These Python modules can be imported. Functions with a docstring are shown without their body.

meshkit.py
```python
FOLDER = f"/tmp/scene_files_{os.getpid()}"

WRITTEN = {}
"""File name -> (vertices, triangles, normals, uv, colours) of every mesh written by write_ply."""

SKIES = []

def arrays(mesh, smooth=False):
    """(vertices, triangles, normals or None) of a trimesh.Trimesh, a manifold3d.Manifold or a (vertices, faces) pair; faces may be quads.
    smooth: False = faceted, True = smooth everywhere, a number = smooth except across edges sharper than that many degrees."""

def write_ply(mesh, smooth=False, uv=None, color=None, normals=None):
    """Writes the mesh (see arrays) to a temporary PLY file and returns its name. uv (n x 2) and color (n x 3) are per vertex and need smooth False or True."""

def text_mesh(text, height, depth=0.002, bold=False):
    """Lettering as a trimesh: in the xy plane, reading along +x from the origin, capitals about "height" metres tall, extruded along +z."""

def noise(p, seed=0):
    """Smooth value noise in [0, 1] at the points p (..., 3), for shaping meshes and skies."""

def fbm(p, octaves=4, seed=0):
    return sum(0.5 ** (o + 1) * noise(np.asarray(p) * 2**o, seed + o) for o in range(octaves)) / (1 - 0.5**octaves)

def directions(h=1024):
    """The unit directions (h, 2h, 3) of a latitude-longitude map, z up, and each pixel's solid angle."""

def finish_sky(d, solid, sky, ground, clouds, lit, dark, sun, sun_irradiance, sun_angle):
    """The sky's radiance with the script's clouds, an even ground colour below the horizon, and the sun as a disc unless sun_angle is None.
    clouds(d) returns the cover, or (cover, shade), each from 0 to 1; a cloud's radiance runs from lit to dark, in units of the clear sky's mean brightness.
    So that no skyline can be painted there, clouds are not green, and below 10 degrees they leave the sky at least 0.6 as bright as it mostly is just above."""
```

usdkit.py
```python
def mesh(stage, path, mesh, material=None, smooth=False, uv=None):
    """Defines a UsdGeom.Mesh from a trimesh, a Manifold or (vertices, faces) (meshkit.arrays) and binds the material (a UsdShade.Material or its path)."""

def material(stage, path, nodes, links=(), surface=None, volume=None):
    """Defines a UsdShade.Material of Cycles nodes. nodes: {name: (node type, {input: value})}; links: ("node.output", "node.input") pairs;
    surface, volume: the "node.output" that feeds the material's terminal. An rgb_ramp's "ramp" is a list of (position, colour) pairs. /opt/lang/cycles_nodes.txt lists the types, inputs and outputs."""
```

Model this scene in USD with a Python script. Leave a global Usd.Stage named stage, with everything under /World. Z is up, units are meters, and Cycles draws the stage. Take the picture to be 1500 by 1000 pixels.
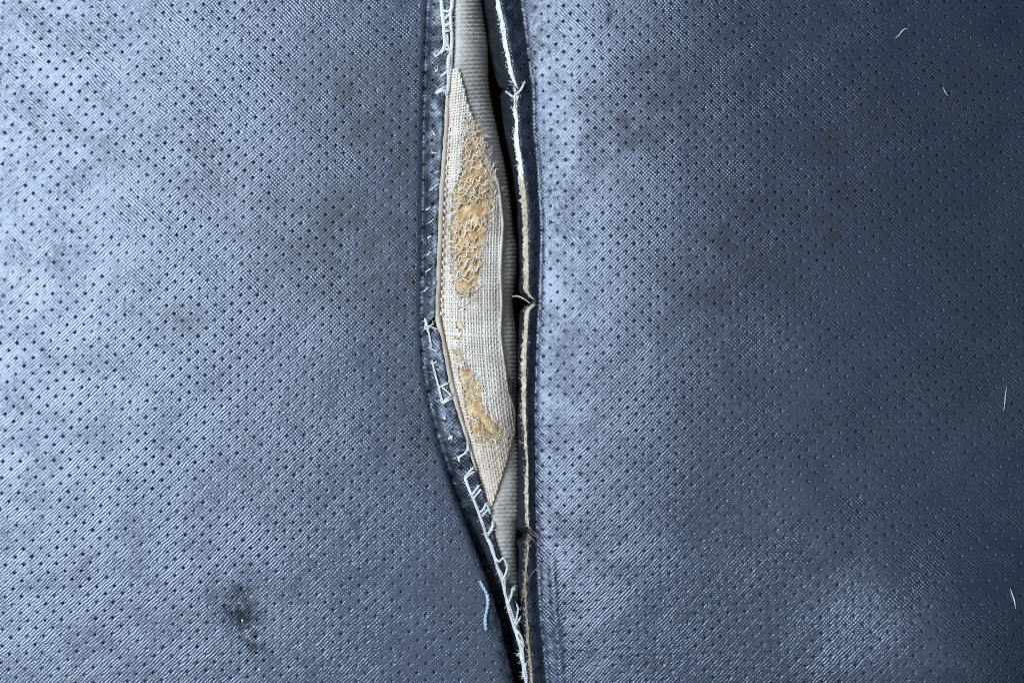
import math, random
import numpy as np, trimesh, usdkit
import shapely, shapely.affinity
from shapely.geometry import Polygon
from meshkit import noise, fbm
from pxr import Usd, UsdGeom, UsdLux, UsdShade, Gf, Sdf, Vt

stage = Usd.Stage.CreateInMemory()
UsdGeom.SetStageUpAxis(stage, 'Z'); UsdGeom.SetStageMetersPerUnit(stage, 1.0)
UsdGeom.Xform.Define(stage, '/World'); UsdGeom.Scope.Define(stage, '/World/Looks')
rng = np.random.default_rng(11)

# ------------------------------------------------------------------ camera and light
S, D = 0.0002, 0.32                      # one unit of the drawing = 0.2 mm; camera height
cam = UsdGeom.Camera.Define(stage, '/World/camera')
cam.AddTranslateOp().Set(Gf.Vec3d(0, 0, D))
cam.CreateHorizontalApertureAttr(36.0); cam.CreateVerticalApertureAttr(36.0 * 682 / 1024)
cam.CreateFocalLengthAttr(36.0 * D / 0.3)
cam.CreateClippingRangeAttr(Gf.Vec2f(0.01, 100))
cam.CreateExposureAttr(0.30)

def rect_light(name, pos, target, w, h, inten, col):
    L = UsdLux.RectLight.Define(stage, '/World/' + name)
    pos, target = np.array(pos, float), np.array(target, float)
    z = pos - target; z /= np.linalg.norm(z)
    x = np.cross([0, 0, 1], z); x /= np.linalg.norm(x); y = np.cross(z, x)
    L.AddTransformOp().Set(Gf.Matrix4d(*x, 0, *y, 0, *z, 0, *pos, 1))
    L.CreateWidthAttr(w); L.CreateHeightAttr(h); L.CreateIntensityAttr(inten); L.CreateColorAttr(Gf.Vec3f(*col))
    return L
rect_light('door_light', (-0.50, 0.13, 0.57), (0, 0, 0), 0.86, 0.42, 10.2, (0.72, 0.85, 1.0))
rect_light('highlight_lamp', (0.40, -0.25, 0.84), (0.1, -0.07, 0), 0.18, 0.11, 8.0, (0.80, 0.94, 1.0))  # added lamp, aimed so its reflection brightens the lower right leather
dome = UsdLux.DomeLight.Define(stage, '/World/ambient_fill')  # added ambient fill, dim and even from all around
usdkit.material(stage, '/World/Looks/ambient', {'b': ('background_shader', {'color': (0.62, 0.80, 1.0), 'strength': 0.09})}, surface='b.background')
UsdShade.MaterialBindingAPI.Apply(dome.GetPrim()).Bind(UsdShade.Material.Get(stage, '/World/Looks/ambient'))

# ------------------------------------------------------------------ materials
def look(name): return '/World/Looks/' + name
def leather(name, base, wear, stain_col, rough, flip, grain, ior):
    n = {'uv': ('uvmap', {'attribute': 'st'}),
         'geo': ('geometry', {}),
         'nz': ('noise_texture', {'scale': 1.1, 'detail': 2}),
         'c5': ('vector_math', {'math_type': 'subtract', 'vector2': (.5, .5, .5)}),
         'ns': ('vector_math', {'math_type': 'scale', 'scale': 0.30}),
         'ad': ('vector_math', {'math_type': 'add'}),
         'sep': ('separate_xyz', {}),
         'a1': ('math', {'math_type': 'multiply', 'value2': 2 * math.pi * 4}),
         'b1': ('math', {'math_type': 'multiply', 'value2': 2 * math.pi * 4}),
         'a2': ('math', {'math_type': 'cosine'}), 'b2': ('math', {'math_type': 'cosine'}),
         'nw': ('noise_texture', {'scale': 95.0, 'detail': 3, 'roughness': .6}),
         'wr': ('map_range', {'from_min': .38, 'from_max': .62, 'to_min': .10, 'to_max': 1.0, 'clamp': True}),
         'nw2': ('noise_texture', {'scale': 60.0, 'detail': 3, 'roughness': .6}),
         'off': ('vector_math', {'math_type': 'add', 'vector2': (3.1, 7.7, 1.3)}),
         'wr2': ('map_range', {'from_min': .35, 'from_max': .65, 'to_min': .45, 'to_max': 1.0, 'clamp': True}),
         'nb': ('noise_texture', {'scale': 2.6, 'detail': 2, 'roughness': .6}), 'nbm': ('map_range', {'from_min': .3, 'from_max': .68, 'to_min': .15, 'to_max': 1.35, 'clamp': True}), 'am0': ('math', {'math_type': 'multiply'}), 'am': ('math', {'math_type': 'multiply'}), 'bm': ('math', {'math_type': 'multiply'}),
         'h': ('math', {'math_type': 'add'}),
         'fine': ('noise_texture', {'scale': 1000.0, 'detail': 3, 'roughness': .7}),
         'fm': ('math', {'math_type': 'multiply', 'value2': 3.2}),
         'h2': ('math', {'math_type': 'add'}),
         'bump': ('bump', {'strength': 1.0, 'distance': grain, 'filter_width': .1}),
         'wn': ('noise_texture', {'scale': 38.0, 'detail': 5, 'roughness': .62}),
         'wm': ('map_range', {'from_min': .30, 'from_max': .74, 'to_min': 0, 'to_max': 1, 'clamp': True}),
         'col': ('mix_color', {'blend_type': 'mix', 'a': base, 'b': wear}),
         'st': ('attribute', {'attribute': 'stain'}),
         'sn': ('noise_texture', {'scale': 120.0, 'detail': 6, 'roughness': .72}),
         'sm': ('map_range', {'from_min': .42, 'from_max': .58, 'to_min': .12, 'to_max': .85, 'clamp': True}),
         'sx': ('math', {'math_type': 'multiply', 'use_clamp': True}),
         'col2': ('mix_color', {'blend_type': 'mix', 'b': stain_col}),
         'ro': ('map_range', {'from_min': 0, 'from_max': 1, 'to_min': rough, 'to_max': rough + .16, 'clamp': True}),
         'sp': ('map_range', {'from_min': 0, 'from_max': 1, 'to_min': 1.0, 'to_max': .20, 'clamp': True}),
         'cr': ('mapping', {'scale': (.05, .5, 1.0)}), 'crn': ('noise_texture', {'scale': 1.0, 'detail': 4, 'roughness': .62}), 'crm': ('math', {'math_type': 'multiply', 'value2': 3.2}), 'h3': ('math', {'math_type': 'add'}),
         'sc': ('attribute', {'attribute': 'scuff_shade'}), 'scm': ('math', {'math_type': 'multiply', 'value2': .95}), 'mx': ('math', {'math_type': 'maximum'}), 'col3': ('mix_color', {'blend_type': 'mix', 'b': (.011, .013, .019)}),
         'p': ('principled_bsdf', {'specular_tint': (.83, .89, 1.0), 'ior': ior})}
    A, B = ('x', 'y') if flip else ('y', 'x')
    l = [('uv.UV', 'nz.vector'), ('nz.color', 'c5.vector1'), ('c5.vector', 'ns.vector1'), ('uv.UV', 'ad.vector1'), ('ns.vector', 'ad.vector2'),
         ('ad.vector', 'sep.vector'), ('sep.' + A, 'a1.value1'), ('sep.' + B, 'b1.value1'), ('a1.value', 'a2.value1'), ('b1.value', 'b2.value1'),
         ('geo.position', 'nw.vector'), ('nw.fac', 'wr.value'), ('geo.position', 'off.vector1'), ('off.vector', 'nw2.vector'), ('nw2.fac', 'wr2.value'),
         ('uv.UV', 'nb.vector'), ('nb.fac', 'nbm.value'), ('a2.value', 'am0.value1'), ('nbm.result', 'am0.value2'), ('am0.value', 'am.value1'), ('wr2.result', 'am.value2'), ('b2.value', 'bm.value1'), ('wr.result', 'bm.value2'),
         ('am.value', 'h.value1'), ('bm.value', 'h.value2'), ('geo.position', 'fine.vector'), ('fine.fac', 'fm.value1'), ('h.value', 'h2.value1'), ('fm.value', 'h2.value2'),
         ('uv.UV', 'cr.vector'), ('cr.vector', 'crn.vector'), ('crn.fac', 'crm.value1'), ('h2.value', 'h3.value1'), ('crm.value', 'h3.value2'), ('h3.value', 'bump.height'), ('bump.normal', 'p.normal'),
         ('geo.position', 'wn.vector'), ('wn.fac', 'wm.value'), ('wm.result', 'col.fac'),
         ('off.vector', 'sn.vector'), ('sn.fac', 'sm.value'), ('sm.result', 'sx.value1'), ('st.fac', 'sx.value2'), ('sx.value', 'col2.fac'), ('col.result', 'col2.a'),
         ('col2.result', 'col3.a'), ('sc.fac', 'col3.fac'), ('col3.result', 'p.base_color'), ('sc.fac', 'scm.value1'), ('scm.value', 'mx.value1'), ('sx.value', 'mx.value2'), ('sx.value', 'ro.value'), ('ro.result', 'p.roughness'), ('mx.value', 'sp.value'), ('sp.result', 'p.specular_ior_level')]
    return usdkit.material(stage, look(name), n, l, surface='p.BSDF')
leather('left_leather', (.038, .046, .070), (.055, .066, .096), (.050, .045, .046), .33, False, 0.000044, 1.62)
leather('right_leather', (.015, .021, .040), (.025, .033, .056), (.028, .024, .032), .36, False, 0.000042, 1.62)

def cloth(name, c1, c2, scale=300., rough=.9, fine=2500., bump=.00008, sheen=.0, transl=0.):
    n = {'geo': ('geometry', {}), 'n1': ('noise_texture', {'scale': scale, 'detail': 4, 'roughness': .6}),
         'r': ('rgb_ramp', {'ramp': [(.32, c1), (.68, c2)]}),
         'n2': ('noise_texture', {'scale': fine, 'detail': 3}), 'b': ('bump', {'distance': bump, 'strength': 1.0}),
         'p': ('principled_bsdf', {'roughness': rough, 'specular_ior_level': .25, 'sheen_weight': sheen})}
    return usdkit.material(stage, look(name), n, [('geo.position', 'n1.vector'), ('n1.fac', 'r.fac'), ('r.color', 'p.base_color'), ('geo.position', 'n2.vector'), ('n2.fac', 'b.height'), ('b.normal', 'p.normal')], surface='p.BSDF')
cloth('grey_knit', (.36, .33, .295), (.52, .48, .435), 180.)
cloth('gauze_white', (.54, .475, .395), (.76, .69, .605), 140.)
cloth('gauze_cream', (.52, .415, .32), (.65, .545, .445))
cloth('backing', (.52, .455, .385), (.66, .60, .53))
cloth('hem_tan', (.38, .31, .225), (.54, .46, .36), 160.)
cloth('golden_foam', (.36, .18, .05), (.74, .53, .28), 300., fine=1500., bump=.0004)
cloth('loose_cream', (.62, .48, .33), (.82, .72, .59), 400.)
cloth('white_thread', (.46, .465, .44), (.74, .735, .70), 260., .8)
cloth('blue_thread', (.30, .37, .50), (.52, .60, .68), 200., .8)
cloth('edge_white', (.58, .58, .54), (.80, .79, .75), 500., bump=.0002)
cloth('edge_cream', (.36, .295, .20), (.60, .525, .40), 400., bump=.0002)
cloth('edge_tan', (.22, .17, .115), (.38, .31, .22), 400., bump=.0002)
cloth('brown_fibre', (.16, .12, .09), (.30, .25, .21), 400.)
cloth('dark_fibre', (.010, .012, .016), (.022, .024, .03), 400.)
cloth('black_core', (.010, .010, .011), (.016, .016, .018), 200.)
cloth('leather_back', (.007, .008, .011), (.016, .018, .024), 300., .6, bump=.0004)

# ------------------------------------------------------------------ helpers
def W(p):
    """drawing units -> metres, so that a point stands on its line of sight whatever its height"""
    p = np.asarray(p, float); z = p[..., 2] * S; k = (D - z) / D
    return np.stack([(p[..., 0] - 750) * S * k, (500 - p[..., 1]) * S * k, z], -1)
used = {}
def numbered(parent, name):
    k = used.get((parent, name), -1) + 1; used[(parent, name)] = k
    return f'{parent}/{name}' + (f'_{k:03d}' if k else '')
def tag(prim, label=None, category=None, group=None, kind=None):
    for k, v in (('label', label), ('category', category), ('group', group), ('kind', kind)):
        if v: prim.SetCustomDataByKey(k, v)
    return prim
def thing(name, label, category, group=None):
    return tag(UsdGeom.Xform.Define(stage, numbered('/World', name)).GetPrim(), label, category, group)
def part(name, mesh, mat, parent=None, smooth=True, uv=None, stain=None, scuff_shade=None, label=None, category=None, group=None, kind=None):
    path = numbered(str(parent.GetPath()) if parent else '/World', name)
    m = usdkit.mesh(stage, path, mesh, look(mat), smooth=smooth, uv=uv)
    if stain is not None:
        UsdGeom.PrimvarsAPI(m).CreatePrimvar('stain', Sdf.ValueTypeNames.FloatArray, 'vertex').Set(Vt.FloatArray.FromNumpy(np.asarray(stain, np.float32)))
    if scuff_shade is not None:
        UsdGeom.PrimvarsAPI(m).CreatePrimvar('scuff_shade', Sdf.ValueTypeNames.FloatArray, 'vertex').Set(Vt.FloatArray.FromNumpy(np.asarray(scuff_shade, np.float32)))
    return tag(m.GetPrim(), label, category, group, kind)
def poly(pts):
    a = np.array(pts, float)
    return lambda y: np.interp(y, a[:, 0], a[:, 1])
def smooth_poly(pts, sig=8):
    ys = np.arange(-140, 1141); v = np.interp(ys, *np.array(pts, float).T)
    k = np.exp(-.5 * (np.arange(-3 * sig, 3 * sig + 1) / sig) ** 2); k /= k.sum()
    v = np.convolve(np.pad(v, 3 * sig, mode='edge'), k, 'valid')
    return lambda y: np.interp(y, ys, v)
def nz(x, y, sc, seed=0, octs=3):
    x, y = np.broadcast_arrays(np.asarray(x, float), np.asarray(y, float))
    return fbm(np.stack([x / sc, y / sc, np.zeros_like(x) + .37], -1), octs, seed) - .5
def spline(pts, step=1.5):
    P = np.array(pts, float)
    if len(P) < 3:
        n = max(2, int(np.linalg.norm(P[-1] - P[0]) / step) + 1); t = np.linspace(0, 1, n)[:, None]; return P[0] * (1 - t) + P[-1] * t
    Q = np.vstack([2 * P[0] - P[1], P, 2 * P[-1] - P[-2]]); out = []
    for i in range(1, len(Q) - 2):
        n = max(2, int(np.linalg.norm(Q[i + 1] - Q[i]) / step) + 1); t = np.linspace(0, 1, n, endpoint=False)[:, None]
        out.append(.5 * (2 * Q[i] + (Q[i + 1] - Q[i - 1]) * t + (2 * Q[i - 1] - 5 * Q[i] + 4 * Q[i + 1] - Q[i + 2]) * t ** 2 + (3 * Q[i] - Q[i - 1] - 3 * Q[i + 1] + Q[i + 2]) * t ** 3))
    return np.vstack(out + [P[-1:]])
def tube(P, r, sides=6, flat=1.0, twist=0.0):
    """one closed tube along the points P (drawing units); r a number or one per point"""
    P = np.asarray(P, float); n = len(P); r = np.broadcast_to(np.asarray(r, float), n)
    T = np.gradient(P, axis=0); T /= np.maximum(np.linalg.norm(T, axis=1, keepdims=True), 1e-9)
    up = np.array([0, 0, 1.0]); A = np.cross(T, up); ln = np.linalg.norm(A, axis=1, keepdims=True)
    A = np.where(ln > .05, A / np.maximum(ln, 1e-9), [1, 0, 0]); B = np.cross(A, T)
    a = np.arange(sides) / sides * 2 * np.pi + np.arange(n)[:, None] * twist
    V = P[:, None] + r[:, None, None] * (np.cos(a)[..., None] * A[:, None] + flat * np.sin(a)[..., None] * B[:, None])
    V = np.vstack([V.reshape(-1, 3), P[:1], P[-1:]])
    i, k = np.meshgrid(np.arange(n - 1), np.arange(sides), indexing='ij'); i, k = i.ravel(), k.ravel(); k2 = (k + 1) % sides
    q = np.stack([i * sides + k, i * sides + k2, (i + 1) * sides + k2, (i + 1) * sides + k], 1)
    F = np.vstack([q[:, [0, 2, 1]], q[:, [0, 3, 2]]]); k = np.arange(sides); k2 = (k + 1) % sides
    F = np.vstack([F, np.stack([np.full(sides, n * sides), k, k2], 1), np.stack([np.full(sides, n * sides + 1), (n - 1) * sides + k2, (n - 1) * sides + k], 1)])
    return V, F
def join(ms):
    vs, fs, o = [], [], 0
    for v, f in ms:
        vs.append(v); fs.append(f + o); o += len(v)
    return np.vstack(vs), np.vstack(fs)
def to_world(m): return W(m[0]), m[1]
def plied(P, r, seed=0, hairs=4, pitch=7.0):
    """a thread of two twisted strands with a few fibres sticking out"""
    g = np.random.default_rng(seed); P = spline(P, 1.2); n = len(P)
    s = np.concatenate([[0], np.cumsum(np.linalg.norm(np.diff(P, axis=0), axis=1))])
    T = np.gradient(P, axis=0); T /= np.maximum(np.linalg.norm(T, axis=1, keepdims=True), 1e-9)
    A = np.cross(T, [0, 0, 1.0]); A /= np.maximum(np.linalg.norm(A, axis=1, keepdims=True), 1e-6); B = np.cross(A, T)
    ms = []
    taper = np.clip(np.minimum(s, s[-1] - s) / (2 * r) + .45, 0, 1)
    rr = r * taper * (1 + .25 * (noise(np.stack([s / 9, s * 0 + seed, s * 0], -1)) - .5))
    for k in range(2):
        a = s / pitch * 2 * np.pi + k * np.pi
        ms.append(tube(P + .5 * rr[:, None] * (np.cos(a)[:, None] * A + np.sin(a)[:, None] * B), rr * .68, 6))
    for _ in range(hairs):
        i = g.integers(0, n); d = g.normal(size=3) * [1, 1, .5]; d /= np.linalg.norm(d); q = P[i]; L = g.uniform(3, 8)
        ms.append(tube(spline([q, q + d * L * .5 + g.normal(size=3) * .6, q + d * L + g.normal(size=3) * 1.5], 1.2), .28, 4))
    return join(ms)
def grid_faces(a, b):
    i, k = np.meshgrid(np.arange(a - 1), np.arange(b - 1), indexing='ij'); i, k = i.ravel(), k.ravel()
    q = np.stack([i * b + k, i * b + k + 1, (i + 1) * b + k + 1, (i + 1) * b + k], 1)
    return np.vstack([q[:, [0, 2, 1]], q[:, [0, 3, 2]]])

# ------------------------------------------------------------------ lines of the seam, x as a function of y
_eL = [(-140, 668), (0, 661), (60, 660), (110, 657), (130, 653), (200, 650), (250, 646), (300, 643), (400, 640), (462, 637), (500, 647), (550, 655), (575, 661), (600, 668), (650, 684), (680, 692), (700, 701), (740, 713), (780, 722), (800, 728), (850, 743), (900, 757), (950, 768), (1000, 778), (1140, 800)]
_eLs = smooth_poly(_eL, 6)
def edgeL(y):
    y = np.asarray(y, float); x = _eLs(y)
    n1 = np.where(y < 474, np.clip((y - 462) / 12, 0, 1), np.clip((487 - y) / 13, 0, 1))
    return x - 13 * n1 + 2.0 * nz(y, 0, 14, 3) + 1.0 * nz(y, 3, 4, 8)
_eRs = smooth_poly([(-140, 712), (0, 731), (16, 735), (40, 740), (70, 744), (100, 750), (128, 757), (170, 758), (210, 760), (240, 765), (270, 769), (300, 772), (340, 774), (400, 774), (430, 774), (450, 776), (480, 773), (520, 771), (600, 770), (640, 771), (680, 773), (760, 774), (800, 774), (840, 770), (880, 771), (920, 773), (950, 776), (1000, 780), (1140, 800)], 5)
def edgeR(y):
    y = np.asarray(y, float)
    n1 = np.where(y < 444, np.clip((y - 428) / 16, 0, 1), np.clip((455 - y) / 11, 0, 1)); n2 = np.clip(1 - np.abs(y - 782) / 11, 0, 1); n3 = np.clip(1 - np.abs(y - 133) / 6, 0, 1)
    return _eRs(y) + 13 * n1 ** 1.3 + 13 * n2 + 5 * n3 + 2.2 * nz(y, 5, 11, 4) + 1.0 * nz(y, 8, 4, 9)
creaseL = smooth_poly([(-140, 628), (0, 625), (60, 622), (200, 618), (300, 617), (400, 617), (480, 615), (560, 622), (640, 640), (720, 664), (800, 695), (850, 714), (900, 730), (950, 741), (1000, 752), (1140, 775)], 10)
creaseR = smooth_poly([(-140, 750), (0, 764), (30, 767), (100, 776), (130, 780), (190, 781), (240, 787), (340, 792), (430, 789), (520, 785), (580, 783), (680, 784), (740, 784), (800, 786), (860, 788), (910, 791), (970, 798), (1140, 812)], 8)
foldR = smooth_poly([(-140, 690), (0, 705), (30, 709), (60, 714), (90, 715), (120, 715), (144, 718), (180, 726), (210, 732), (230, 737), (270, 744), (300, 748), (340, 752), (360, 757), (400, 756), (440, 750), (470, 754), (500, 757), (560, 757), (600, 758), (650, 761), (690, 764), (750, 764), (775, 757), (800, 756), (850, 760), (880, 764), (1000, 780), (1140, 790)], 5)
grooveD = poly([(-140, 4), (560, 4), (700, 6), (1140, 6)])
stepD = poly([(-140, 0), (640, 0), (720, 8), (800, 26), (850, 36), (1000, 46), (1140, 46)])
grooveW = poly([(-140, 3), (600, 3.5), (760, 5), (1140, 5)])

def z_left(x, y):
    c, e = creaseL(y), edgeL(y); d = c - x
    main = 2 - 14 * np.exp(-np.maximum(d, 0) / 120) - 13 * np.exp(-np.maximum(d, 0) / 420)
    t = np.clip((x - c) / np.maximum(e - c, 4), 0, 1)
    G = stepD(y); strip = -25 - G + 15 * t + G * .66 * t ** 2
    z = np.where(d > 0, main, np.maximum(strip, -25 - G * np.clip(-d / 5, 0, 1)))
    off = grooveW(y) * .8
    z = z + 3.2 * nz(x, y, 9, 15) * (t > 0) * np.minimum(1, t * 4)
    z = z - grooveD(y) * np.exp(-.5 * ((x - c - off) / grooveW(y)) ** 2)
    z = z - 3.0 * np.exp(-np.maximum(e - x, 0) / 2.0)
    z = z + 1.5 * nz(x, y, 190, 1) + 2.4 * nz(x * .15, y, 10, 16) * np.exp(-np.abs(d) / 45) + 1.2 * nz(x + y, (y - x) * .35, 60, 11) + 2.0 * nz(x, y, 26, 2) * np.exp(-np.maximum(d, 0) / 250)
    z = z - 3.0 * np.exp(-((x - 365) ** 2 + (y - 915) ** 2) / 2 / 16 ** 2) + 3 * nz(x, y, 7, 9) * np.exp(-((x - 362) ** 2 + (y - 910) ** 2) / 2 / 22 ** 2)
    return z
def z_right(x, y):
    c, e = creaseR(y), edgeR(y); d = x - c
    main = -9 + 80 * (1 - np.exp(-np.maximum(d, 0) / 190)) - 9e-5 * np.maximum(x - 950, 0) ** 2 - .02 * np.maximum(500 - y, 0) * np.clip((x - 850) / 300, 0, 1)
    t = np.clip((c - x) / np.maximum(c - e, 4), 0, 1)
    z = np.where(d > 0, main, -9 + 10 * t)
    z = z - 3.5 * np.exp(-.5 * (d / 3.2) ** 2) - 3.0 * np.exp(-np.maximum(x - e, 0) / 2.0)
    z = z + 3.0 * np.exp(-.5 * ((x - (806 + (y - 800) * .08)) / 4) ** 2) * np.clip((y - 780) / 60, 0, 1)
    z = z + 64 * np.exp(-((x - 1420) ** 2 / 2 / 150 ** 2 + (y - 985) ** 2 / 2 / 130 ** 2)) + 2.0 * nz(x * .3, y, 24, 14) * np.exp(-((x - 1330) ** 2 / 2 / 160 ** 2 + (y - 930) ** 2 / 2 / 70 ** 2))
    z = z + 7 * nz(x, y, 200, 5) + 2.6 * nz(x * .15, y, 10, 17) * np.exp(-np.abs(d) / 45) + 2.0 * nz(x, y, 30, 6) * np.exp(-np.maximum(d, 0) / 300)
    z = z + (5.5 * nz(x, y, 11, 12) * np.clip((330 - y) / 150, .3, 1) + 2.2 * nz(x, y * .5, 5, 13)) * np.exp(-.5 * ((x - c + 4) / 11) ** 2)
    return z

# ------------------------------------------------------------------ perforated skins
def blobs(x, y, lst):
    s = 0
    for cx, cy, rx, ry, a, k in lst:
        ca, sa = math.cos(math.radians(a)), math.sin(math.radians(a)); u = ((x - cx) * ca + (y - cy) * sa) / rx; v = (-(x - cx) * sa + (y - cy) * ca) / ry
        s = s + k * np.exp(-.5 * (u * u + v * v) ** 1.5)
    return np.clip(s, 0, 1)
def skin(side):
    M = 100; p, q = np.meshgrid(np.arange(-M, M + 1), np.arange(-M, M + 1), indexing='ij'); p, q = p.ravel(), q.ravel()
    def place(p, q):
        X, Y = p * 12.1 + q * 12.0, -p * 11.9 + q * 11.1
        k = 1 + .034 * Y / 500
        x, y = X * k, Y * (1 + .017 * Y / 500)
        if side == 'right':
            u = x + 750 - 770                        # the steep flank by the seam is seen foreshortened
            tab = np.linspace(-400, 1000, 1401); s = tab + np.where(tab > 0, 18 * (1 - np.exp(-np.maximum(tab, 0) / 130)), .14 * tab)
            x = np.interp(u, s, tab) + 770 - 750
        return x + 750 + 9 * nz(x, y, 230, 21) + 1.6 * nz(x, y, 40, 22), y + 500 + 9 * nz(x, y, 230, 23) + 1.6 * nz(x, y, 40, 24)
    cx, cy = place(p.astype(float), q.astype(float))
    e = edgeL(cy) if side == 'left' else edgeR(cy)
    keep = (cy > -45) & (cy < 1045) & ((cx > -45) & (cx < e + 16) if side == 'left' else (cx < 1545) & (cx > e - 16))
    p, q, cx, cy = p[keep], q[keep], cx[keep], cy[keep]
    # a cell: its square outline, a middle ring, the hole's rim, bevel, wall and floor
    th = np.arange(16) / 16 * 2 * np.pi + np.pi / 4
    sq = np.stack([np.cos(th), np.sin(th)], 1); sq = np.array([[.5, .5], [.25, .5], [0, .5], [-.25, .5], [-.5, .5], [-.5, .25], [-.5, 0], [-.5, -.25], [-.5, -.5], [-.25, -.5], [0, -.5], [.25, -.5], [.5, -.5], [.5, -.25], [.5, 0], [.5, .25]])
    ci = np.stack([np.cos(th), np.sin(th)], 1)
    rings = [(sq, 0), (.5 * sq + .5 * .2 * ci, 0), (.152 * ci, 0.03), (.108 * ci, -.8), (.088 * ci, -3.2)]
    loc = np.vstack([r for r, _ in rings] + [np.zeros((1, 2))]); dep = np.concatenate([np.full(16, z) for _, z in rings] + [[-3.2]])
    n, m = len(p), len(loc)
    g = np.random.default_rng(5); hs = g.uniform(.85, 1.15, n); hj = g.normal(0, .022, (n, 2))
    inner = np.arange(m) >= 32
    L = np.broadcast_to(loc, (n, m, 2)).copy(); L[:, inner] = L[:, inner] * hs[:, None, None] + hj[:, None]
    P, Q = p[:, None] + L[..., 0], q[:, None] + L[..., 1]
    x, y = place(P.ravel(), Q.ravel()); x, y = x.reshape(n, m), y.reshape(n, m)
    ed = edgeL(y) if side == 'left' else edgeR(y)
    over = (x > ed) if side == 'left' else (x < ed)
    good = ~over.all(1)
    x = np.where(over, ed, x)
    z = z_left(x, y) if side == 'left' else z_right(x, y)
    near = np.abs((edgeL(cy) if side == 'left' else edgeR(cy)) - cx)
    amount = np.where(near < 7, 0.0, np.clip(.85 + 2.6 * nz(cx, cy, 55, 25) + g.normal(0, .18, n), .18, 1.15))
    z = z + dep * amount[:, None]
    key = (np.round((P + 400) * 8).astype(np.int64) * 10000 + np.round((Q + 400) * 8).astype(np.int64)); uid = np.arange(n)[:, None] * m + np.arange(m)[None] + 10 ** 9
    key = np.where(np.arange(m)[None] < 16, key, uid)
    k = np.arange(16); k2 = (k + 1) % 16; f = []
    for r in range(4):
        a, b = r * 16, (r + 1) * 16
        f += [np.stack([a + k, a + k2, b + k2], 1), np.stack([a + k, b + k2, b + k], 1)]
    f.append(np.stack([64 + k, 64 + k2, np.full(16, 80)], 1)); f = np.vstack(f)
    F = (np.flatnonzero(good)[:, None, None] * m + f[None]).reshape(-1, 3)
    V = np.stack([x, y, z], -1).reshape(-1, 3); UV = np.stack([P, Q], -1).reshape(-1, 2)
    kk, idx, inv = np.unique(key.ravel(), return_index=True, return_inverse=True)
    V, UV, F = V[idx], UV[idx], inv[F]
    a, b, c = W(V)[F[:, 0]], W(V)[F[:, 1]], W(V)[F[:, 2]]
    F = F[np.linalg.norm(np.cross(b - a, c - a), axis=1) > 1e-12]
    a, b, c = W(V)[F[:, 0]], W(V)[F[:, 1]], W(V)[F[:, 2]]
    if np.cross(b - a, c - a)[:, 2].sum() < 0: F = F[:, ::-1]
    used_v = np.unique(F); re = np.full(len(V), -1); re[used_v] = np.arange(len(used_v))
    return V[used_v], re[F], UV[used_v]

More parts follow.
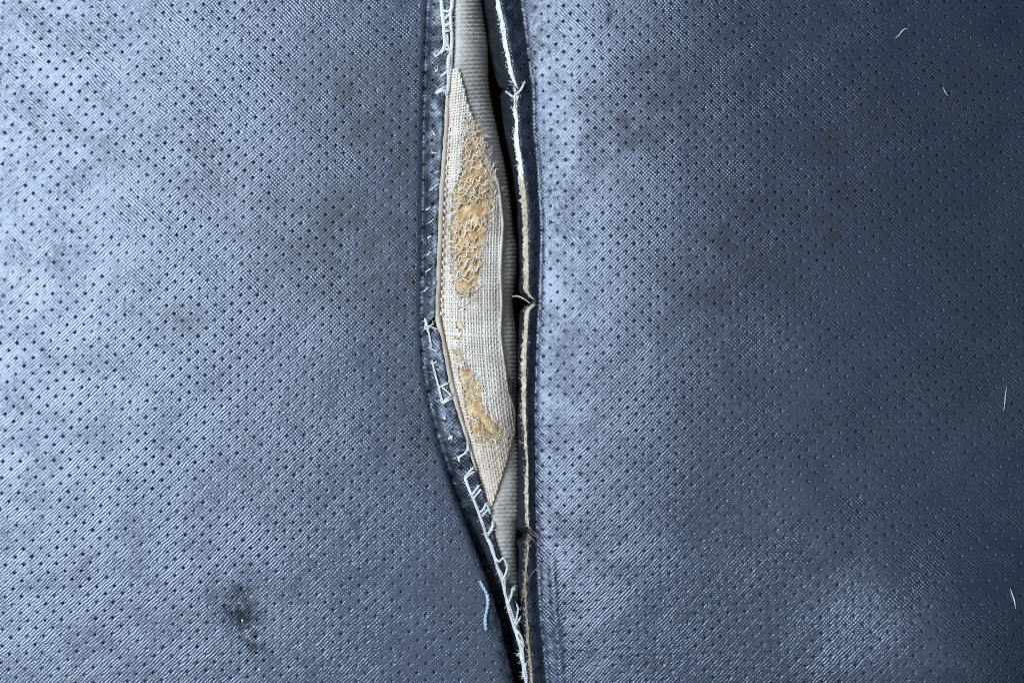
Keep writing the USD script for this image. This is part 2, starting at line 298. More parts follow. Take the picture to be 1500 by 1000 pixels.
left = thing('seat_panel', 'left worn dark blue perforated leather panel, its edge stitched with white thread', 'seat panel')
V, F, UV = skin('left')
st = blobs(V[:, 0], V[:, 1], [(560, 250, 70, 150, 8, .75), (450, 370, 90, 70, 30, .45), (300, 250, 120, 50, 35, .3), (165, 225, 50, 18, 35, .35), (480, 130, 60, 60, 0, .45), (590, 420, 40, 80, 0, .6), (255, 470, 40, 22, -10, .4), (610, 620, 50, 60, 20, .5), (690, 760, 30, 60, 20, .5)])
rag = np.clip(.65 + 4 * nz(V[:, 0], V[:, 1], 9, 95), 0, 1)
sc = rag * blobs(V[:, 0], V[:, 1], [(364, 912, 22, 30, 0, .8), (336, 886, 18, 17, 0, .7), (352, 866, 12, 12, 0, .8), (375, 950, 14, 16, 0, .6), (618, 640, 14, 30, -20, .5), (632, 470, 10, 25, 0, .5), (735, 930, 12, 90, -10, .9)])  # scuffed spots; the last, long blob is painted shade in the lower groove
t_ = V[:, 0] - creaseL(V[:, 1]); sc = np.maximum(sc, np.clip(.78 + 3.5 * nz(V[:, 0], V[:, 1], 11, 97), .3, 1) * np.clip((t_ + 3) / 4, 0, 1))  # also darkens the seam strip beyond the crease and cuts its sheen
part('perforated_skin', (W(V), F), 'left_leather', left, True, UV, st, sc)
right = thing('seat_panel', 'right dark navy perforated leather panel with a frayed cream torn edge', 'seat panel')
V, F, UV = skin('right')
st = blobs(V[:, 0], V[:, 1], [(970, 140, 60, 110, 40, .9), (1160, 330, 150, 110, -30, .85), (1330, 130, 110, 60, -20, .5), (1000, 470, 60, 90, 20, .4), (1450, 330, 80, 200, 0, .4), (1150, 620, 200, 60, -15, .35), (775, 220, 14, 240, 0, .5)])
cR = creaseR(V[:, 1]); sc = np.clip(.62 + 4 * nz(V[:, 0], V[:, 1], 10, 96), 0, 1) * np.clip((cR - V[:, 0]) / 8, 0, 1) * .9 + .8 * blobs(V[:, 0], V[:, 1], [(893, 26, 4, 9, 10, 1), (912, 172, 5, 9, 0, .8)])  # painted shade on the strip sloping into the crease; small blobs are scuffs
part('perforated_skin', (W(V), F), 'right_leather', right, True, UV, st, sc)

# the cut edge of the left panel
ys = np.arange(-44, 1045, 1.0)
def wall(e, zt, into, deep, jag=.8, seed=7):
    cols = []
    for k, t in enumerate(np.linspace(0, 1, 5)):
        j = jag * (fbm(np.stack([ys / 3.5, ys * 0 + k * 2.3, ys * 0], -1), 3, seed) - .5)
        cols.append(np.stack([e + into * t + j, ys, zt - deep * t], -1))
    return W(np.stack(cols, 1).reshape(-1, 3)), grid_faces(len(ys), 5)
part('cut_edge', wall(edgeL(ys), z_left(edgeL(ys), ys) + .2, -1.5, 7), 'leather_back', left)
# the cream backing that shows along the torn edge of the right panel
def torn(y0, y1, width, mat, seed, rise=0):
    yy = np.arange(y0, y1, .8); e = edgeR(yy); w = width(yy); C = 9; cols = []
    zt = z_right(e + 1.5, yy) + 1.2
    for k in range(C):
        t = k / (C - 1)
        jx = 4.2 * (fbm(np.stack([yy / 5, yy * 0 + t * 3, yy * 0 + 1.5], -1), 4, seed) - .5) * (.4 + t); jz = 4.0 * (fbm(np.stack([yy / 4, yy * 0 + t * 4, yy * 0], -1), 4, seed + 5) - .5)
        w2 = .85 * w * (1 + 1.1 * nz(yy, 2, 6, seed + 9))
        cols.append(np.stack([e + 1.5 - (w2 + 1.5) * t + jx, yy, zt + rise * math.sin(math.pi * t) - (2 + 5 * t * t) * t + jz - (6 if k == C - 1 else 0) - (3 if k == 0 else 0)], -1))
    return W(np.stack(cols, 1).reshape(-1, 3)), grid_faces(len(yy), C)
part('torn_edge', torn(-44, 128, poly([(-44, 8.5), (10, 8.5), (60, 7.5), (110, 7), (122, 4.5), (128, .8)]), 'edge_white', 31, 1.5), 'edge_white', right, label='bright white torn backing at the top of the right edge')
part('torn_edge', torn(140, 262, poly([(140, 1.5), (150, 5), (168, 8), (180, 5.5), (200, 8), (225, 9), (240, 7), (262, 10)]), 'edge_white', 32, 1.5), 'edge_white', right)
part('torn_edge', torn(258, 442, poly([(258, 9.5), (300, 10.5), (345, 9), (400, 9), (425, 7), (435, 4), (442, 1)]), 'edge_cream', 33, 1), 'edge_cream', right)
part('torn_edge', torn(446, 640, poly([(446, 2.5), (456, 8), (480, 7), (540, 8.5), (600, 7), (640, 5)]), 'edge_cream', 34, .8), 'edge_cream', right)
part('torn_edge', torn(636, 778, poly([(636, 4.5), (680, 3), (720, 6), (755, 5), (770, 3), (778, .8)]), 'edge_cream', 35, .5), 'edge_cream', right)
part('torn_edge', torn(790, 1044, poly([(790, 3.5), (810, 2.8), (900, 3), (980, 3.5), (1044, 3)]), 'edge_tan', 36, .3), 'edge_tan', right)
# the dark inside of the right panel hanging into the gap
wd = poly([(-44, 30), (0, 26), (60, 27), (120, 26), (180, 20), (260, 15), (400, 13), (600, 12), (780, 24), (810, 14), (1044, 6)])
cols = []
for k in range(14):
    t = k / 13; e = edgeR(ys)
    cols.append(np.stack([e - 1 - wd(ys) * t ** .8 + 3 * nz(ys, t * 40, 22, 40) * t, ys, z_right(e + 1.5, ys) - 7 - 46 * t ** 1.4 + 13 * nz(ys, t * 60, 12, 41)], -1))
part('hanging_flap', (W(np.stack(cols, 1).reshape(-1, 3)), grid_faces(len(ys), 14)), 'leather_back', right, label='dark inner leather flap hanging into the gap')

# ------------------------------------------------------------------ what lies below: a dark core
bx = trimesh.creation.box((0.36, 0.26, 0.004)); bx.apply_translation((0, 0, -0.021)); part('cushion_core', bx, 'black_core', kind='structure', smooth=False, label='dark seat core below the leather')

# ------------------------------------------------------------------ the grey ribbed lining that bulges out of the gap
def CL(x, y): return 6.0 * nz(x, y, 42, 51) + 6.5 * nz(x * .45 + y * .12, y, 30, 55, 2) + 1.2 * nz(x, y * 2.2, 13, 54)
def z_cloth(x, y):
    xl, xr = edgeL_s(y) - 9, foldR(y); t = np.clip((x - xl) / np.maximum(xr - xl, 20), 0, 1); H = heightC(y)
    a = np.where(t > .38, np.sqrt(np.clip(1 - (np.maximum(t - .38, 0) / .62) ** 2, 0, 1)), np.sqrt(np.clip(1 - ((.38 - np.minimum(t, .38)) / .38) ** 2, 0, 1)))
    return baseC(y) + H * a
edgeL_s = smooth_poly(_eL, 12)
heightC = poly([(-140, 44), (600, 46), (800, 28), (850, 22), (880, 10), (900, 2), (1140, 2)]); baseC = poly([(-140, -57), (600, -59), (740, -56), (800, -54), (850, -55), (900, -60), (1140, -64)])
yy = np.arange(-44, 1045, 1.0); T = np.concatenate([np.linspace(0, .7, 62), .7 + .3 * np.sin(np.linspace(0, np.pi / 2, 46)[1:])])
Y, TT = np.meshgrid(yy, T, indexing='ij'); XL, XR = edgeL_s(Y) - 9, np.maximum(foldR(Y), edgeL_s(Y) + 3); X = XL + (XR - XL) * TT; Z = z_cloth(X, Y)
Xd = XR[:, -1:] + np.array([[0.2, -.5, -2]]); Zd = Z[:, -1:] + np.array([[-12., -28, -50]])
X, Z, Y = np.hstack([X, Xd]), np.hstack([Z, Zd]), np.hstack([Y, np.repeat(Y[:, -1:], 3, 1)])
ph = (Y + 4.5 * nz(X, Y, 45, 50) + .05 * (X - 690)) / 6.1 * 2 * np.pi
col = np.arange(X.shape[1])[None] * .0 + X / 4.6 * 2 * np.pi
rib = 1.35 * np.sin(ph + .42 * np.sin(col + 9 * nz(X, Y, 18, 53))) + .35 * np.sin(col * .5 + 1.5 * np.sin(ph * .5)) * (np.sin(ph) > 0)
N = np.stack(np.gradient(Z), -1); slope = np.clip(-(np.gradient(Z, axis=1) / np.maximum(np.gradient(X, axis=1), .2)), -3, 3); nn = 1 / np.sqrt(1 + slope ** 2)
fade = np.clip(.35 + .65 * np.clip(nz(X, Y, 35, 52) * 4 + .6, 0, 1), 0, 1)
X = X + rib * slope * nn * fade; Z = Z + rib * nn * fade + CL(X, Y)
part('ribbed_lining', (W(np.stack([X, Y, Z], -1).reshape(-1, 3)), grid_faces(*X.shape)), 'grey_knit', label='grey ribbed knit cloth bulging out along the open seam', category='cloth')

# ------------------------------------------------------------------ the woven patch lying on it, torn open over golden foam
gR = smooth_poly([(100, 672), (128, 680), (150, 685), (170, 692), (185, 700), (200, 708), (240, 716), (250, 723), (270, 730), (300, 734), (330, 737), (370, 734), (400, 733), (440, 735), (490, 733), (520, 737), (564, 743), (580, 747), (600, 754), (636, 755), (644, 750), (670, 744), (690, 738), (720, 728), (744, 720), (752, 717)], 4)
yg = np.arange(100, 753, 2.0)
patch = Polygon(list(zip(gR(yg), yg)) + [(edgeL_s(y) - 6, y) for y in yg[::-1]]).buffer(0)
def ring(Lp, Rp):
    return Polygon(Lp + Rp[::-1])
tornA = ring([(683, 174), (680, 200), (679, 225), (675, 252), (671, 265), (667, 285), (662, 300), (661, 340), (660, 372), (662, 400), (668, 425), (675, 436)],
             [(692, 176), (704, 196), (710, 215), (716, 240), (722, 258), (724, 280), (722, 305), (715, 330), (712, 350), (708, 372), (703, 395), (700, 420), (692, 436)])
tornB = ring([(664, 512), (671, 532), (674, 556), (679, 575), (684, 596), (687, 612), (689, 626), (694, 640), (700, 650)],
             [(673, 512), (681, 530), (690, 548), (701, 566), (707, 588), (711, 603), (721, 615), (735, 628), (746, 640)])
tornC = Polygon([(669, 473), (676, 472), (679, 480), (676, 485), (670, 481)])
holes = shapely.union_all([tornA, tornB, tornC])
extra = [(676, 452, 3.5, 3), (671, 494, 4, 3), (664, 285, 3, 8)]
holes = shapely.union_all([holes] + [shapely.affinity.scale(shapely.Point(a, b).buffer(1), c, d) for a, b, c, d in extra])
def rough(pg):
    c = shapely.get_coordinates(pg.segmentize(1.5).exterior); a = c + np.stack([9 * nz(c[:, 0], c[:, 1], 9, 91, 4), 9 * nz(c[:, 0], c[:, 1], 9, 92, 4)], 1)
    return Polygon(a).buffer(0)
holes = shapely.union_all([rough(p) for p in getattr(holes, 'geoms', [holes])]).intersection(patch.buffer(-2))
shapely.prepare(patch); shapely.prepare(holes)
def lift(x, y): return z_cloth(x, y) + CL(x, y)
def dress(pg, dz, step, amp, seed, inner=0):
    """a sheet over the lining inside the outline pg"""
    x0, y0, x1, y1 = pg.bounds; gx, gy = np.meshgrid(np.arange(x0 - step, x1 + step, step), np.arange(y0 - step, y1 + step, step), indexing='ij')
    ins = shapely.contains_xy(pg, gx, gy); Z = lift(gx, gy) + dz + amp * nz(gx, gy, 9, seed) * 2
    f = grid_faces(*gx.shape); f = f[ins.ravel()[f].all(1)]
    u = np.unique(f); re = np.full(gx.size, -1); re[u] = np.arange(len(u))
    return W(np.stack([gx, gy, Z], -1).reshape(-1, 3)[u]), re[f][:, ::-1]
part('foam_padding', dress(holes.buffer(7).intersection(patch), 2.0, 1.2, 2.2, 61), 'golden_foam', label='golden brown foam showing through the frayed holes of the woven patch', category='foam')

gauze = thing('woven_patch', 'off white woven gauze patch, torn open, lying on the grey ribbed cloth', 'cloth')
part('backing_sheet', dress(patch.difference(holes.buffer(1.5)), 3.3, 1.2, .3, 62), 'backing', gauze)
tilt = poly([(100, -.20), (180, -.16), (300, -.05), (400, 0), (480, .06), (560, .08), (640, .13), (760, .16)])
lean = smooth_poly([(100, -.10), (300, -.04), (450, .0), (560, .10), (640, .16), (760, .20)], 20)
lean_i = np.cumsum(lean(np.arange(-140, 1141))); lean_i -= lean_i[140 + 450]
def leanx(y): return np.interp(y, np.arange(-140, 1141), lean_i)
def runs(mask):
    d = np.diff(np.concatenate([[0], mask.astype(int), [0]])); return list(zip(np.flatnonzero(d == 1), np.flatnonzero(d == -1)))
def yarns(kind):
    lo, hi = [], []; sp = 4.25
    for j in range(-30 if kind == 'warp' else 0, 30 if kind == 'warp' else 175):
        g = np.random.default_rng(j * 7 + 1000 + (3 if kind == 'warp' else 900))
        if kind == 'weft':
            x = np.arange(630, 765, sp / 2); y0 = 85 + j * sp * .97 + g.normal(0, .5); y = y0 + tilt(y0) * (x - 700) + 2.2 * nz(x, y0, 60, 70) + 1.0 * nz(x, y0, 14, 72)
            w = np.round((x - 630) / (sp / 2)).astype(int)
            zz = .6 * np.cos(np.pi * ((x - leanx(y) - 700) / sp + j))
        else:
            y = np.arange(90, 765, sp / 2); x0 = 700 + j * sp + g.normal(0, .5); x = x0 + leanx(y) + 2.0 * nz(x0, y, 60, 71) + .9 * nz(x0, y, 14, 73)
            zz = -.6 * np.cos(np.pi * ((y - 85) / (sp * .97) + j))
        eps = 2.0 * nz(x * 3, y * 3, 8, 74)
        ok = shapely.contains_xy(patch, x, y) & ~shapely.contains_xy(holes, x + eps * 2, y + eps * 1.5)
        if kind == 'warp': ok &= ~((nz(x, y, 25, 75) > .16) & (y > 500) & (y < 640))
        for a, b in runs(ok):
            if b - a < 3: continue
            Pt = np.stack([x[a:b], y[a:b], lift(x[a:b], y[a:b]) + 4.0 + zz[a:b]], -1)
            r = (1.42 + .2 * g.normal()) * (1 + .3 * nz(x[a:b], y[a:b], 6, 76)); r = np.clip(r, 1.0, 1.9)
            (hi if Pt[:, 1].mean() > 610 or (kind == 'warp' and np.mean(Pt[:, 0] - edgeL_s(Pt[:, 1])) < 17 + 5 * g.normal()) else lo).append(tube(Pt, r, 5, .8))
    return lo, hi
for kind in ('warp', 'weft'):
    lo, hi = yarns(kind)
    part(kind + '_yarns', to_world(join(lo)), 'gauze_white', gauze, kind='stuff')
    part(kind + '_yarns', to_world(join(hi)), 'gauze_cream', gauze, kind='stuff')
# the soft fold along its right side
yf = np.arange(205, 752, 1.5); xf = gR(yf) - 1.5 + .8 * nz(yf, 9, 15, 83)
rf = poly([(205, .8), (240, 3.0), (300, 3.6), (400, 3.4), (520, 3.0), (600, 2.4), (645, 1.6), (752, 1.2)])(yf) * (1 + .3 * nz(yf, 1, 18, 84))
for a, b, m in ((0, 270, 'gauze_white'), (269, len(yf), 'gauze_cream')):
    part('folded_edge', to_world(tube(np.stack([xf, yf, lift(xf, yf) + 2.6], -1)[a:b], rf[a:b], 10, .9)), m, gauze)
# the rolled hem at the left, with its small stitches
yh = np.arange(118, 690, 1.5); xh = edgeL_s(yh) + 2.5 + .8 * nz(yh, 3, 20, 80)
rh = poly([(118, 1.5), (150, 4.2), (300, 5.0), (440, 4.6), (500, 3.6), (560, 5), (640, 3.6), (690, 1.2)])(yh)
part('hem', to_world(tube(np.stack([xh, yh, np.maximum(lift(xh, yh) + 3.4, -16)], -1), rh, 10, .8)), 'hem_tan', gauze)
for k, y in enumerate(np.arange(190, 470, 10.8)):
    g = np.random.default_rng(300 + k); y = y + g.normal(0, 1); x = float(edgeL_s(y)) + 8.2 + g.normal(0, .4); z = max(float(lift(x, y)) + 6.0, -11.5)
    part('hem_stitch', to_world(tube(spline([(x - .4, y - 2.4, z - 1.4), (x, y, z), (x + .4, y + 2.6, z - 1.4)], .9), g.uniform(1.0, 1.5), 6)), 'gauze_white', gauze)
# crimped yarns hanging loose over the holes
g = np.random.default_rng(77)
def crimped(x0, y0, ang, length, amp, lam, mat, hgt=4.5, r=1.0):
    s = np.arange(0, length, 1.0); ca, sa = math.cos(ang), math.sin(ang)
    fr = 1 + .35 * (noise(np.stack([s / 14, s * 0 + x0, s * 0 + y0], -1)) - .5) * 2; phs = np.cumsum(fr) / lam * 2 * np.pi + g.uniform(0, 6)
    am = amp * (.55 + .9 * noise(np.stack([s / 11, s * 0 + y0, s * 0 + x0], -1)))
    tri = (2 / np.pi) * np.arcsin(np.sin(phs) * .96); o = am * tri + 2.5 * (noise(np.stack([s / 25, s * 0 + y0 * 2, s * 0], -1)) - .5)
    x, y = x0 + ca * s - sa * o, y0 + sa * s + ca * o
    z = lift(x, y) + hgt + 1.6 * np.sin(phs * .5 + x0) + 1.0 * (noise(np.stack([s / 8, s * 0 + x0, s * 0 + 3.3], -1)) - .5)
    part('loose_yarn', to_world(tube(np.stack([x, y, z], -1), np.clip(r * (1 + .3 * g.normal()), .6, 1.3) * np.clip(np.minimum(s, length - s) / 3 + .5, 0, 1), 5)), mat, gauze)
for y in np.arange(182, 428, 5.4):
    xl, xr = np.interp(y, [174, 225, 265, 300, 400, 436], [682, 678, 670, 661, 661, 675]), np.interp(y, [176, 215, 258, 280, 330, 372, 436], [692, 711, 724, 726, 720, 712, 700])
    if g.random() < (.72 if 300 < y < 325 or 334 < y < 345 or 238 < y < 252 else .06): continue
    L = (xr - xl) * g.uniform(.55, 1.1) + 6; x0 = xl + g.uniform(-4, 8)
    crimped(x0, y + 10 + g.normal(0, 1.5), math.radians(-20 + g.normal(0, 6)), L, g.uniform(2.4, 4.4), g.uniform(9, 16), g.choice(['loose_cream', 'loose_cream', 'gauze_cream']))
for k in range(6):
    y = g.uniform(185, 430); xl, xr = np.interp(y, [174, 225, 265, 300, 400, 436], [682, 678, 670, 661, 661, 675]), np.interp(y, [176, 215, 258, 280, 330, 372, 436], [692, 711, 724, 726, 720, 712, 700])
    if 302 < y < 322 or 336 < y < 345: continue
    crimped(g.uniform(xl, xr - 4), y, math.radians(g.choice([-60, 55, -35, 80]) + g.normal(0, 12)), g.uniform(9, 26), g.uniform(.8, 2.2), g.uniform(7, 12), g.choice(['loose_cream', 'gauze_white', 'gauze_cream']), 5.5, 1.0)
for k in range(13):
    y = g.uniform(514, 640); xl, xr = np.interp(y, [512, 556, 596, 650], [664, 673, 683, 698]), np.interp(y, [512, 548, 588, 615, 640], [673, 691, 708, 722, 746])
    if 612 < y < 632 and g.random() < .8: continue
    crimped(g.uniform(xl - 2, xr - 6), y, math.radians(g.choice([60, 50, 70, 20]) + g.normal(0, 12)), g.uniform(14, 34), g.uniform(.6, 1.8), g.uniform(7, 12), g.choice(['loose_cream', 'loose_cream', 'gauze_cream']), 5.0, .8)
for k, (hx, hy) in enumerate([(676, 452), (672, 494)] * 4):
    crimped(hx - 4 + g.normal(0, 2), hy + g.normal(0, 2), g.uniform(-.8, .8), g.uniform(6, 10), .8, 8, 'loose_cream', 5.0, .9)
for k in range(6):
    a = k / 6 * 6.28; crimped(674 + 5 * math.cos(a), 478 + 4 * math.sin(a), a + 3.14 + g.normal(0, .4), g.uniform(5, 10), .8, 8, 'loose_cream', 5.0, .8)
# white tufts along the torn rim
ms = []
for k in range(700):
    rim = tornA.exterior if k % 3 else tornB.exterior
    pnt = rim.interpolate(g.uniform(0, rim.length)); x, y = pnt.x + g.normal(0, 5), pnt.y + g.normal(0, 5); a = g.uniform(0, 6.28); L = g.uniform(4, 11)
    pts = [(x, y), (x + L * .5 * math.cos(a), y + L * .5 * math.sin(a)), (x + L * math.cos(a + .7), y + L * math.sin(a + .7))]
    ms.append(tube(spline([(px, py, float(lift(px, py)) + 4.5 + g.uniform(0, 2.5)) for px, py in pts], 1.5), g.uniform(.3, .6), 4))
part('fuzz', to_world(join(ms)), 'gauze_white', gauze, kind='stuff')
ms = []
while len(ms) < 190:
    x, y = (g.uniform(660, 726), g.uniform(178, 436)) if len(ms) < 120 else (g.uniform(664, 746), g.uniform(512, 648))
    if not shapely.contains_xy(holes, x, y) or nz(x, y, 16, 90) > .08: continue
    a = g.uniform(0, 6.28); L = g.uniform(5, 14)
    pts = [(x, y), (x + L * .5 * math.cos(a), y + L * .5 * math.sin(a)), (x + L * math.cos(a + .35), y + L * math.sin(a + .35))]
    ms.append(tube(spline([(px, py, float(lift(px, py)) + 4.5 + g.uniform(0, 3)) for px, py in pts], 1.5), g.uniform(.28, .5), 4))
part('fuzz', to_world(join(ms)), 'loose_cream', gauze, kind='stuff')

# ------------------------------------------------------------------ white overlock stitching
def on_left(p, up=2.2):
    x, y = p; e = float(edgeL(y)); z = float(z_left(min(x, e - 1), y)) if x < e else float(max(lift(x, y) + 3, z_left(e - 1, y) - 2))
    return (x, y, z + up)
def strand(pts, r, parent, name, seed, mat='white_thread', up=2.2, hairs=9):
    part(name, to_world(plied([on_left(p, up) for p in pts], r, seed, hairs)), mat, parent)
ov = thing('overlock_seam', 'ragged white overlock stitching at the top left of the open seam', 'stitching')
strand([(644, -42), (646, -12), (647, 4), (648, 16), (650, 34), (651, 50), (652, 62), (650, 72), (645, 78)], 3.1, ov, 'edge_thread', 1, hairs=34)
strand([(664, -42), (663, -5), (662, 10), (660, 20), (661, 40), (662, 56), (661, 74), (660, 94), (658, 112), (657, 126), (655, 138)], 2.8, ov, 'edge_thread', 2, hairs=34)
for i, c in enumerate([[(647, -22), (655, -20), (663, -21)], [(648, 15), (655, 17), (661, 15)], [(650, 29), (656, 24), (660, 22)], [(651, 39), (656, 36), (661, 33)], [(651, 45), (657, 46), (661, 44)], [(652, 55), (656, 66), (661, 79)], [(655, 50), (656, 60), (653, 70)], [(652, 70), (657, 74), (661, 76)]]):
    strand(c, 1.8, ov, 'cross_thread', 10 + i)
for i, c in enumerate([[(650, 70), (645, 77), (640, 82)], [(653, 73), (646, 76), (642, 80)], [(641, 102), (638, 105)], [(660, 100), (652, 108), (646, 112)], [(638, 136), (646, 131), (655, 126)], [(639, 137), (648, 133), (657, 132)], [(649, 133), (654, 138), (656, 146)], [(637, 79), (639, 84)]]):
    strand(c, 1.9, ov, 'loose_end', 30 + i)
strand([(658, 80), (657, 95), (657, 110), (658, 124)], 2.8, ov, 'edge_thread', 3, hairs=24)
lo = thing('overlock_seam', 'white ladder of overlock stitching along the lower left edge of the opening', 'stitching')
chain = [(681, 698), (686, 712), (692, 727), (698, 741), (703, 755), (709, 772), (713, 786), (719, 800), (727, 824), (731, 837), (736, 850), (740, 868), (744, 886), (749, 904), (754, 920), (759, 935), (763, 950), (766, 968), (768, 985), (771, 1000), (777, 1030)]
strand(chain, 2.3, lo, 'edge_thread', 5, hairs=60)
strand([(a + 2.5 + 1.5 * math.sin(a), b + 2) for a, b in chain[6:]], 1.2, lo, 'edge_thread', 8, hairs=30)
strand([(p[0] + .8, p[1] + 1) for p in chain[:8]], 1.3, lo, 'edge_thread', 6)
for i, c in enumerate([[(681, 698), (687, 691), (694, 684)], [(682, 700), (688, 695), (695, 690)], [(692, 724), (697, 717), (702, 710)], [(694, 729), (699, 723), (705, 716)], [(704, 750), (709, 744), (713, 736)], [(706, 756), (710, 751), (715, 746)], [(713, 738), (716, 745), (718, 752)], [(714, 782), (718, 776), (722, 769), (721, 763)], [(715, 784), (720, 776), (723, 768)],
                       [(725, 815), (731, 822), (737, 817), (742, 826)], [(736, 848), (740, 842), (743, 832), (742, 824)], [(737, 850), (742, 846)], [(744, 884), (749, 872), (751, 860)], [(746, 880), (751, 868), (754, 858)], [(754, 918), (757, 904), (759, 892), (757, 884)], [(755, 916), (760, 908), (763, 902)], [(760, 936), (766, 942), (768, 948)], [(757, 922), (763, 930), (766, 938), (768, 946)], [(757, 960), (762, 956), (766, 962)], [(765, 985), (769, 978), (771, 970)], [(764, 994), (768, 988), (770, 980)]]):
    strand(c, 1.6, lo, 'cross_thread', 50 + i)
strand([(764, 948), (763, 962), (767, 975), (766, 990)], 1.8, lo, 'edge_thread', 7, hairs=24)
rem = thing('thread_remnant', 'white thread remnant stuck beside the small notch in the left edge', 'thread')
for i, c in enumerate([[(622, 466), (625, 474), (627, 482), (630, 496), (632, 509)], [(621, 482), (626, 480), (630, 477), (636, 474)], [(627, 478), (633, 479), (640, 482)], [(628, 508), (634, 512), (640, 514)], [(624, 470), (623, 476), (622, 483)]]): strand(c, 1.6 if i == 0 else 1.1, rem, 'strand', 90 + i)
rem = thing('thread_remnant', 'white thread remnant knotted into two triangles below the notch', 'thread')
for i, c in enumerate([[(633, 527), (636, 541), (640, 556), (643, 567), (646, 580), (648, 591)], [(643, 567), (650, 564), (657, 561)], [(648, 567), (655, 573), (662, 580)], [(648, 591), (655, 587), (663, 582)], [(649, 588), (656, 583), (661, 578)], [(640, 529), (636, 532)]]): strand(c, 1.7 if i == 0 else 1.4, rem, 'strand', 100 + i)
rem = thing('thread_remnant', 'short white thread end bent over the left edge above the ladder stitching', 'thread')
for i, c in enumerate([[(671, 671), (676, 667), (682, 663), (686, 656), (684, 651)], [(670, 668), (673, 673), (672, 676)], [(685, 648), (686, 660)]]): strand(c, 1.7, rem, 'strand', 110 + i)
for i, (x, y) in enumerate([(652, 612), (661, 640)]):
    gg = np.random.default_rng(400 + i); ms = []
    for _ in range(9):
        d = gg.normal(size=2); d /= np.linalg.norm(d); q = np.array([x, y]); ms.append(tube(spline([on_left(q - d * gg.uniform(1, 3), 1.2), on_left(q + gg.normal(size=2) * .6, 2.4), on_left(q + d * gg.uniform(2, 6), 1.2)], 1.0), gg.uniform(.5, .9), 5))
    part('lint_tuft', to_world(join(ms)), 'white_thread', label=['white lint tuft on the dark strip, upper one of two', 'white lint tuft on the dark strip, lower one of two'][i], category='lint')
ORD = 'first second third fourth fifth sixth seventh eighth ninth tenth'.split()
for i, (x, y, a, L) in enumerate([(636, 196, 60, 8), (636, 224, 10, 9), (640, 252, -35, 8), (636, 274, -35, 18), (627, 306, -30, 8), (632, 324, -40, 10), (629, 347, -20, 7), (628, 371, -50, 9), (627, 396, -30, 9), (624, 424, -45, 10)]):
    c, s = math.cos(math.radians(a)) * L / 2, math.sin(math.radians(a)) * L / 2
    part('stitch_remnant', to_world(plied([on_left((x - c, y - s), .4), on_left((x, y), 1.3), on_left((x + c, y + s), .5)], .9, 200 + i, 3)), 'white_thread', label=ORD[i] + ' from the top of the tiny white stitch remnants left of the woven patch', category='thread', group='stitch remnants along the left edge')

# ------------------------------------------------------------------ frayed fibres at the right edge
def on_right(p, up=1.0):
    x, y = p[:2]; e = float(edgeR(y)); return (x, y, (float(z_right(max(x, e + 1), y)) if x > e - 4 else -10.) + up + (p[2] if len(p) > 2 else 0))
def fray(pts, r, mat, seed, hairs=2): part('frayed_fibre', to_world(plied([on_right(p, 2.0) for p in pts], r, seed, hairs)), mat, right)
for i, c in enumerate([[(740, 134), (746, 138), (752, 142)], [(752, 142), (757, 138), (763, 132), (767, 124)], [(753, 128), (755, 135), (754, 146), (754, 160)], [(758, 138), (764, 131), (769, 119)], [(753, 143), (757, 147), (760, 140)]]): fray(c, 1.5 - .1 * i, 'edge_white', 500 + i, 5)
for i, c in enumerate([[(731, 118), (738, 126), (746, 136)], [(735, 119), (744, 124), (752, 129)], [(762, 108), (767, 114), (765, 124)]]): fray(c, .8, 'dark_fibre', 520 + i)
for i, c in enumerate([[(750, 434), (760, 434), (768, 438), (776, 444)], [(784, 446), (777, 448), (772, 454)]]): fray(c, 1.0, 'edge_cream', 530 + i, 5)
for i, c in enumerate([[(752, 764), (762, 770), (771, 776), (780, 787)], [(774, 773), (781, 778), (788, 783), (787, 788)], [(772, 781), (778, 787), (784, 793)], [(787, 786), (780, 783), (776, 779)], [(770, 792), (773, 786), (777, 790)]]): fray(c, .9, 'brown_fibre' if i != 0 else 'dark_fibre', 540 + i, 4)
for i, c in enumerate([[(764, 868), (770, 855), (779, 840), (790, 828)], [(764, 880), (768, 862), (772, 845)], [(770, 905), (771, 885), (769, 860)]]): fray(c, .55, 'edge_tan', 550 + i, 2)
gg = np.random.default_rng(60)
ms = []
for k in range(700):
    y = gg.uniform(0, 1000); e = float(edgeR(y)); w = 7 if y < 650 else 3; x = e - gg.uniform(-1, w); a = gg.uniform(-.9, .9) + (math.pi if gg.random() < .7 else 0); L = gg.uniform(2, 5)
    z = float(z_right(e + 1.5, y)) + gg.uniform(-4, 1.5)
    ms.append((y, tube(spline([(x, y, z), (x + L * .5 * math.cos(a), y + L * .5 * math.sin(a), z + .8), (x + L * math.cos(a + .5), y + L * math.sin(a + .5), z)], 1.2), gg.uniform(.22, .4), 4)))
part('edge_fuzz', to_world(join([m for y, m in ms if y < 265])), 'edge_white', right, kind='stuff')
part('edge_fuzz', to_world(join([m for y, m in ms if y >= 265])), 'edge_cream', right, kind='stuff')
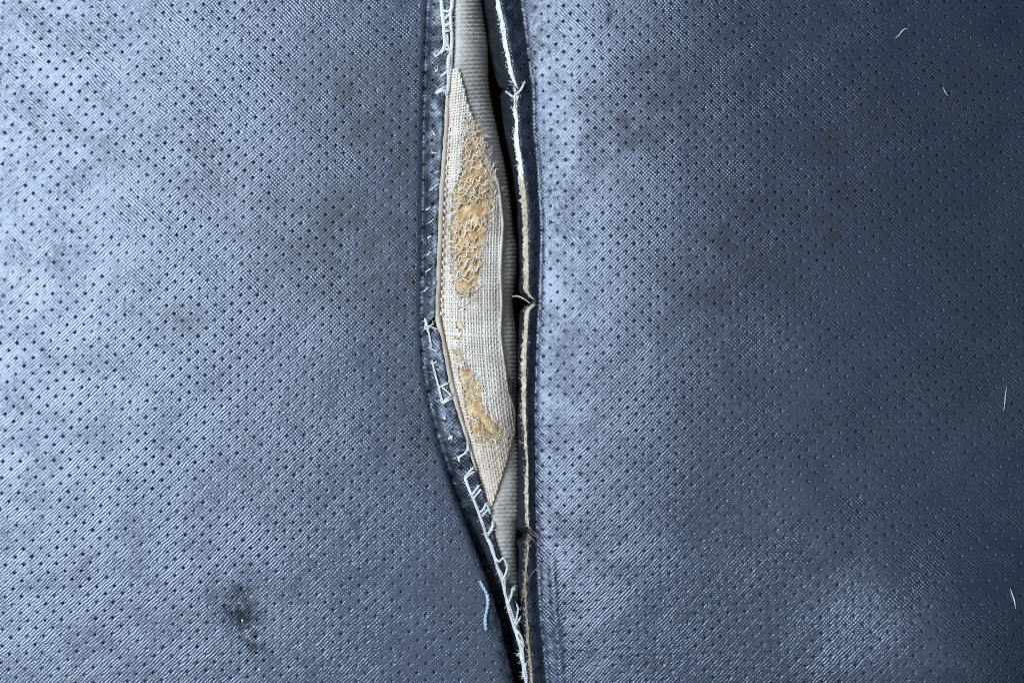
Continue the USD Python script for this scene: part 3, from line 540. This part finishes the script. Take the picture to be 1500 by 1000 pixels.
# ------------------------------------------------------------------ loose bits
part('loose_thread', to_world(plied([on_left(p, 2.6) for p in [(703, 850), (707, 858), (713, 869), (715, 882), (713, 895), (711, 906), (712, 923)]], 2.3, 700, 16, 12)), 'blue_thread', label='short thick pale blue thread lying left of the dark groove', category='thread')
gg = np.random.default_rng(90)
sp = trimesh.creation.icosphere(3); v = np.array(sp.vertices); v = v * [4.2, 12, 3] * (1 + .5 * (fbm(v * 2.2, 3, 8)[:, None] - .5)); v = v @ np.array([[.99, .1, 0], [-.1, .99, 0], [0, 0, 1]]) + [749, 567, float(lift(747, 567)) + 8]
part('dark_lint', (W(v), np.array(sp.faces)), 'black_core', label='small dark elongated bit of lint on the right side of the woven patch', category='lint')
for nm, pts, r, lab in [('white_fibre', [(1311, 57), (1316, 53), (1320, 48), (1325, 43), (1330, 43)], .9, 'white curved fibre near the upper right corner of the leather'),
                    ('white_fibre', [(1475, 565), (1473, 578), (1472, 590), (1470, 603)], .8, 'thin straight white fibre at the right side of the right panel'),
                    ('white_fibre', [(1480, 861), (1483, 870), (1486, 879), (1488, 891)], .95, 'short bright white fibre near the lower right corner'),
                    ('pale_fibre', [(1382, 128), (1384, 134), (1389, 141)], .6, 'tiny pale curled fibre below the upper right corner')]:
    part(nm, to_world(tube(spline([on_right(p, 1.4) for p in pts], 1.0), r * np.clip(np.sin(np.linspace(.25, 2.9, len(spline([on_right(p, 1.4) for p in pts], 1.0)))), .3, 1), 6)), 'white_thread', label=lab, category='fibre')
for i, (x, y) in enumerate([(337, 840), (361, 868), (352, 883), (381, 903), (355, 908), (372, 917), (361, 932), (380, 980)]):  # pale beads standing in for glints on the scuffed leather
    sp = trimesh.creation.icosphere(2); v = np.array(sp.vertices); v = v * (np.random.default_rng(i).uniform(.55, 1.25) * np.array([1.2, 1.5, .9])) * (1 + .7 * (fbm(v * 1.7 + i * 5, 2, 8)[:, None] - .5)) + on_left((x, y), .6)
    part('glint_bead', (W(v), np.array(sp.faces)), 'white_thread', label=ORD[i] + ' from the top of the tiny pale beads painted as glints around the dark scuffed spot', category='speck', group='painted glints on the scuffed spot')
